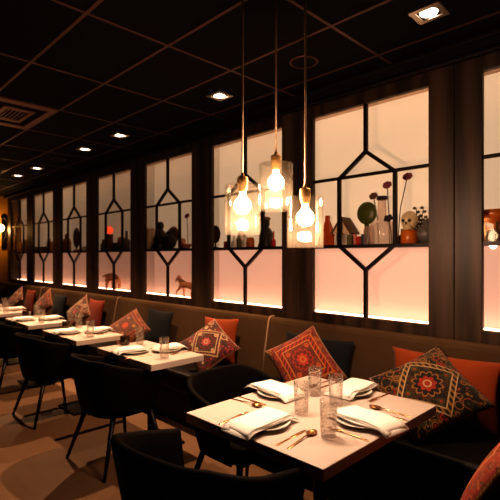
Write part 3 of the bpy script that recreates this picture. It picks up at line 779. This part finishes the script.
# --- cabinet behind the pendants
def mirror(label, u, Y, w, h, face):
    t = thing('table_mirror', label, 'mirror', loc_of(u, Y), 0, SG)
    MB().lathe([(1e-5, 0), (.045, 0), (.045, .008), (.010, .02), (.008, .07), (1e-5, .07)], 20).build('stand', C['dark'], t, smooth=True)
    fr = MB(); rg = [(w*math.cos(a), 0, .07+h+h*math.sin(a)) for a in [2*PI*k/32 for k in range(33)]]; fr.tube(rg, .012, 8).build('frame', C['dark'], t, smooth=True)
    MB().ell((0, 0, .07+h), w, .006, h, 28, 14).build('mirror_face', face, t, smooth=True)
    return t
mirror('dark oval mirror on a stand at left of the cabinet behind the pendants', 215.5, 3.14, .065, .085, C['brown'])
single('small_box', 'small red box beside the oval mirror', 'box', MB().box(-.03, .03, -.02, .02, 0, .07), C['red'], 227, 3.10, 0, False, bevel=.003)
single('small_bottle', 'white bottle behind the left pendant, first of two', 'bottle', bottle(.03, .12), C['white'], 234, 3.12)
single('small_bottle', 'green glass bottle between the white bottles behind the pendants', 'bottle', bottle(.03, .17), C['leaf'], 239, 3.17)
single('small_bottle', 'white bottle behind the left pendant, second of two', 'bottle', bottle(.035, .13), C['white'], 245, 3.10)
single('glass_jar', 'dark glass decanter behind the left pendant', 'bottle', bottle(.05, .27, .4), C['clear'], 242, 3.20)
single('small_jar', 'small orange jar on the shelf below the pendants', 'jar', jar(.04, .10), C['orange'], 258.5-8, 3.10)
o = thing('figure', 'dark standing bust figure on the shelf between the pendants', 'figurine', loc_of(266, 3.13), 0, SG)
MB().lathe([(1e-5, 0), (.075, 0), (.08, .02), (.06, .06), (.07, .13), (.045, .18), (.022, .20), (1e-5, .20)], 24).ell((0, 0, .235), .036, .04, .048).build('bust', C['dark'], o, smooth=True)
MB().ell((0, 0, .275), .045, .045, .022).build('hat', C['brown'], o, smooth=True)
flower('dark red dried flower behind the middle pendant', 259, 3.19, .33, .03, C['red'], 6)
single('small_bottle', 'slim red bottle right of the bust', 'bottle', bottle(.022, .15, .5), C['red'], 273.5, 3.10)
# --- cabinet with the horse
single('candle', 'thick cream pillar candle at the left of the horse cabinet', 'candle', MB().lathe([(1e-5, 0), (.065, 0), (.068, .01), (.064, .27), (.05, .28), (1e-5, .275)], 24), C['cream'], 150.3, 3.12)
o = thing('figure', 'dark seated figure beside the cream candle', 'figurine', loc_of(160.5, 3.13), 0, SG)
MB().lathe([(1e-5, 0), (.10, 0), (.11, .03), (.08, .10), (.07, .20), (.04, .245), (.02, .26), (1e-5, .26)], 24).ell((0, 0, .30), .042, .045, .055).build('body', C['dark'], o, smooth=True)
MB().tube([(-.06, 0, .20), (-.12, -.02, .13), (-.06, -.05, .09)], .022, 8, r1=.014).tube([(.06, 0, .20), (.12, -.02, .13), (.06, -.05, .09)], .022, 8, r1=.014).build('arm', C['brown'], o, smooth=True)
o = thing('display_plate', 'round golden plate standing behind the dark bowl', 'plate', loc_of(173, 3.222), 0, SG)
MB().lathe([(1e-5, -.006), (.10, -.006), (.135, .012), (.138, .016), (.10, .006), (1e-5, .004)], 32, Matrix.Translation((0, 0, .152)) @ Matrix.Rotation(R(80), 4, 'X')).build('dish', C['gold'], o, smooth=True)
MB().box(-.05, .05, -.03, .035, 0, .02).build('stand', C['dark'], o, bevel=.003)
single('round_vase', 'round dark vase in front of the golden plate', 'vase', MB().ell((0, 0, .10), 0.105, .08, .10, 24, 14).lathe([(1e-5, .18), (.04, .18), (.045, .215), (1e-5, .215)], 20), C['dark'], 169.5, 3.125)
single('small_bowl', 'small pink bowl right of the dark vase', 'bowl', bowl(.07, .06), C['pink'], 186, 3.12)
single('small_jar', 'small brown jar right of the dark vase', 'jar', jar(.045, .13), C['rust'], 182, 3.17)
flower('dried maroon flower standing above the small bowl', 188, 3.2, .40, -.02, C['purple'], 7)
horse = [(0.12, 0, .17, .045, .05), (0, 0, .165, .04, .045), (-.11, 0, .175, .042, .05), (-.17, 0, .225, .026, .032), (-.205, 0, .262, .022, .026), (-.245, 0, .225, .016, .018), (-.268, 0, .195, .012, .012),
         (.13, .03, .11, .022), (.145, .03, .06, .013), (.13, .03, .01, .012), (.13, -.03, .11, .022), (.115, -.03, .06, .013), (.10, -.03, .01, .012),
         (-.12, .03, .11, .018), (-.13, .03, .055, .011), (-.12, .03, .01, .012), (-.14, -.03, .12, .018), (-.20, -.03, .085, .011), (-.205, -.03, .04, .011),
         (.175, 0, .19, .012), (.205, 0, .13, .012), (.21, 0, .07, .006), (-.20, .015, .29, .006), (-.20, -.015, .29, .006)]
he = [(0, 1), (1, 2), (2, 3), (3, 4), (4, 5), (5, 6), (0, 7), (7, 8), (8, 9), (0, 10), (10, 11), (11, 12), (2, 13), (13, 14), (14, 15), (2, 16), (16, 17), (17, 18), (0, 19), (19, 20), (20, 21), (4, 22), (4, 23)]
animal('horse_figurine', 'brown prancing horse figurine on the cabinet floor', horse, he, 188, 3.135, 1.0215, .92, C['rust'])
ele = [(0.10, 0, .20, .06, .065), (0, 0, .215, .065, .07), (-.10, 0, .20, .055, .06), (-.17, 0, .225, .045, .05), (-.225, 0, .20, .022), (-.25, 0, .14, .015), (-.285, 0, .12, .010),
       (.11, .045, .12, .03), (.11, .045, .06, .024), (.11, .045, .012, .026), (.13, -.045, .12, .03), (.14, -.045, .06, .024), (.14, -.045, .012, .026),
       (-.10, .045, .12, .028), (-.10, .045, .06, .022), (-.10, .045, .012, .024), (-.12, -.045, .12, .028), (-.14, -.045, .06, .022), (-.14, -.045, .012, .024),
       (-.145, .07, .235, .030, .012), (-.13, .10, .20, .030, .010), (-.145, -.07, .235, .030, .012), (-.13, -.10, .20, .030, .010), (.175, 0, .17, .008), (.185, 0, .10, .006)]
ee = [(0, 1), (1, 2), (2, 3), (3, 4), (4, 5), (5, 6), (0, 7), (7, 8), (8, 9), (0, 10), (10, 11), (11, 12), (2, 13), (13, 14), (14, 15), (2, 16), (16, 17), (17, 18), (3, 19), (19, 20), (3, 21), (21, 22), (0, 23), (23, 24)]
animal('elephant_figurine', 'brown elephant figurine on the cabinet floor facing left', ele, ee, 113.5, 3.15, 1.0215, .92, C['rust'])
# --- cabinet with the elephant
t = candle('tall dark candle with red lit top, above the elephant', 109.5, 3.12, .05, .24, C['brown'])
MB().ell((0, 0, .30), .055, .055, .062).build('glowing_top', C['wax'], t, smooth=True)
single('small_jar', 'dark low jar right of the red topped candle', 'jar', jar(.075, .11), C['dark'], 117, 3.11)
single('small_jar', 'rust coloured jar at the right of the elephant cabinet', 'jar', jar(.07, .19), C['rust'], 122.3, 3.19)
single('small_bottle', 'dark bottle at the right end above the elephant', 'bottle', bottle(.05, .27, .4), C['grey'], 126.5, 3.12)
single('small_vase', 'small grey vase left of the red topped candle', 'vase', bottle(.045, .17, .3, .5), C['grey'], 103.5, 3.12)
# --- cabinet with the oval vase
mirror('black oval mirror on a stand in the cabinet beside the elephant cabinet', 76.5, 3.13, .10, .155, C['mirror'])
single('small_bottle', 'golden bottle at the left of the oval mirror cabinet', 'bottle', bottle(.07, .30, .25, .5), C['gold'], 67, 3.12)
candle('small white candle right of the black oval mirror', 85, 3.10, .05, .07, C['white'])
single('small_box', 'flat red box under the black oval mirror', 'box', MB().box(-.10, .10, -.03, .03, 0, .025), C['red'], 78, 3.075, 0, False, bevel=.003)
# --- second from the far end
single('long_box', 'long dark box on the shelf second from the far end', 'box', MB().box(-.30, .22, -.05, .05, 0, .045).box(-.30, .22, -.05, .05, .055, .10).box(-.28, .20, -.04, .04, .045, .055), C['dark'], 43, 3.11, 0, False)
single('display_plate', 'pale round dish standing behind the long dark box', 'plate', MB().ell((0, 0, .13), .13, .02, .13, 24, 12), C['cream'], 49, 3.20)
single('small_jar', 'rust jar at the right of the long dark box', 'jar', jar(.05, .18), C['rust'], 52, 3.12)
# --- far end
single('small_bottle', 'dark bottle at the left of the farthest cabinet shelf', 'bottle', bottle(.07, .34, .35, .5), C['dark'], 14.5, 3.12)
single('small_jar', 'gold jar in the middle of the farthest cabinet shelf', 'jar', jar(.10, .22), C['gold'], 20, 3.15)
single('small_vase', 'olive vase at the right of the farthest cabinet shelf', 'vase', bottle(.07, .26, .3, .5), C['leaf'], 25.5, 3.13)

# ------------------------------------------------------------------ world and view
wd = bpy.data.worlds.new('world'); S.world = wd; wd.use_nodes = True
wd.node_tree.nodes['Background'].inputs[0].default_value = (.02, .012, .008, 1); wd.node_tree.nodes['Background'].inputs[1].default_value = .3
S.view_settings.view_transform = 'Standard'
try: S.view_settings.look = 'High Contrast'
except Exception as e: print('LOOKFAIL', e)
S.view_settings.exposure = -0.22
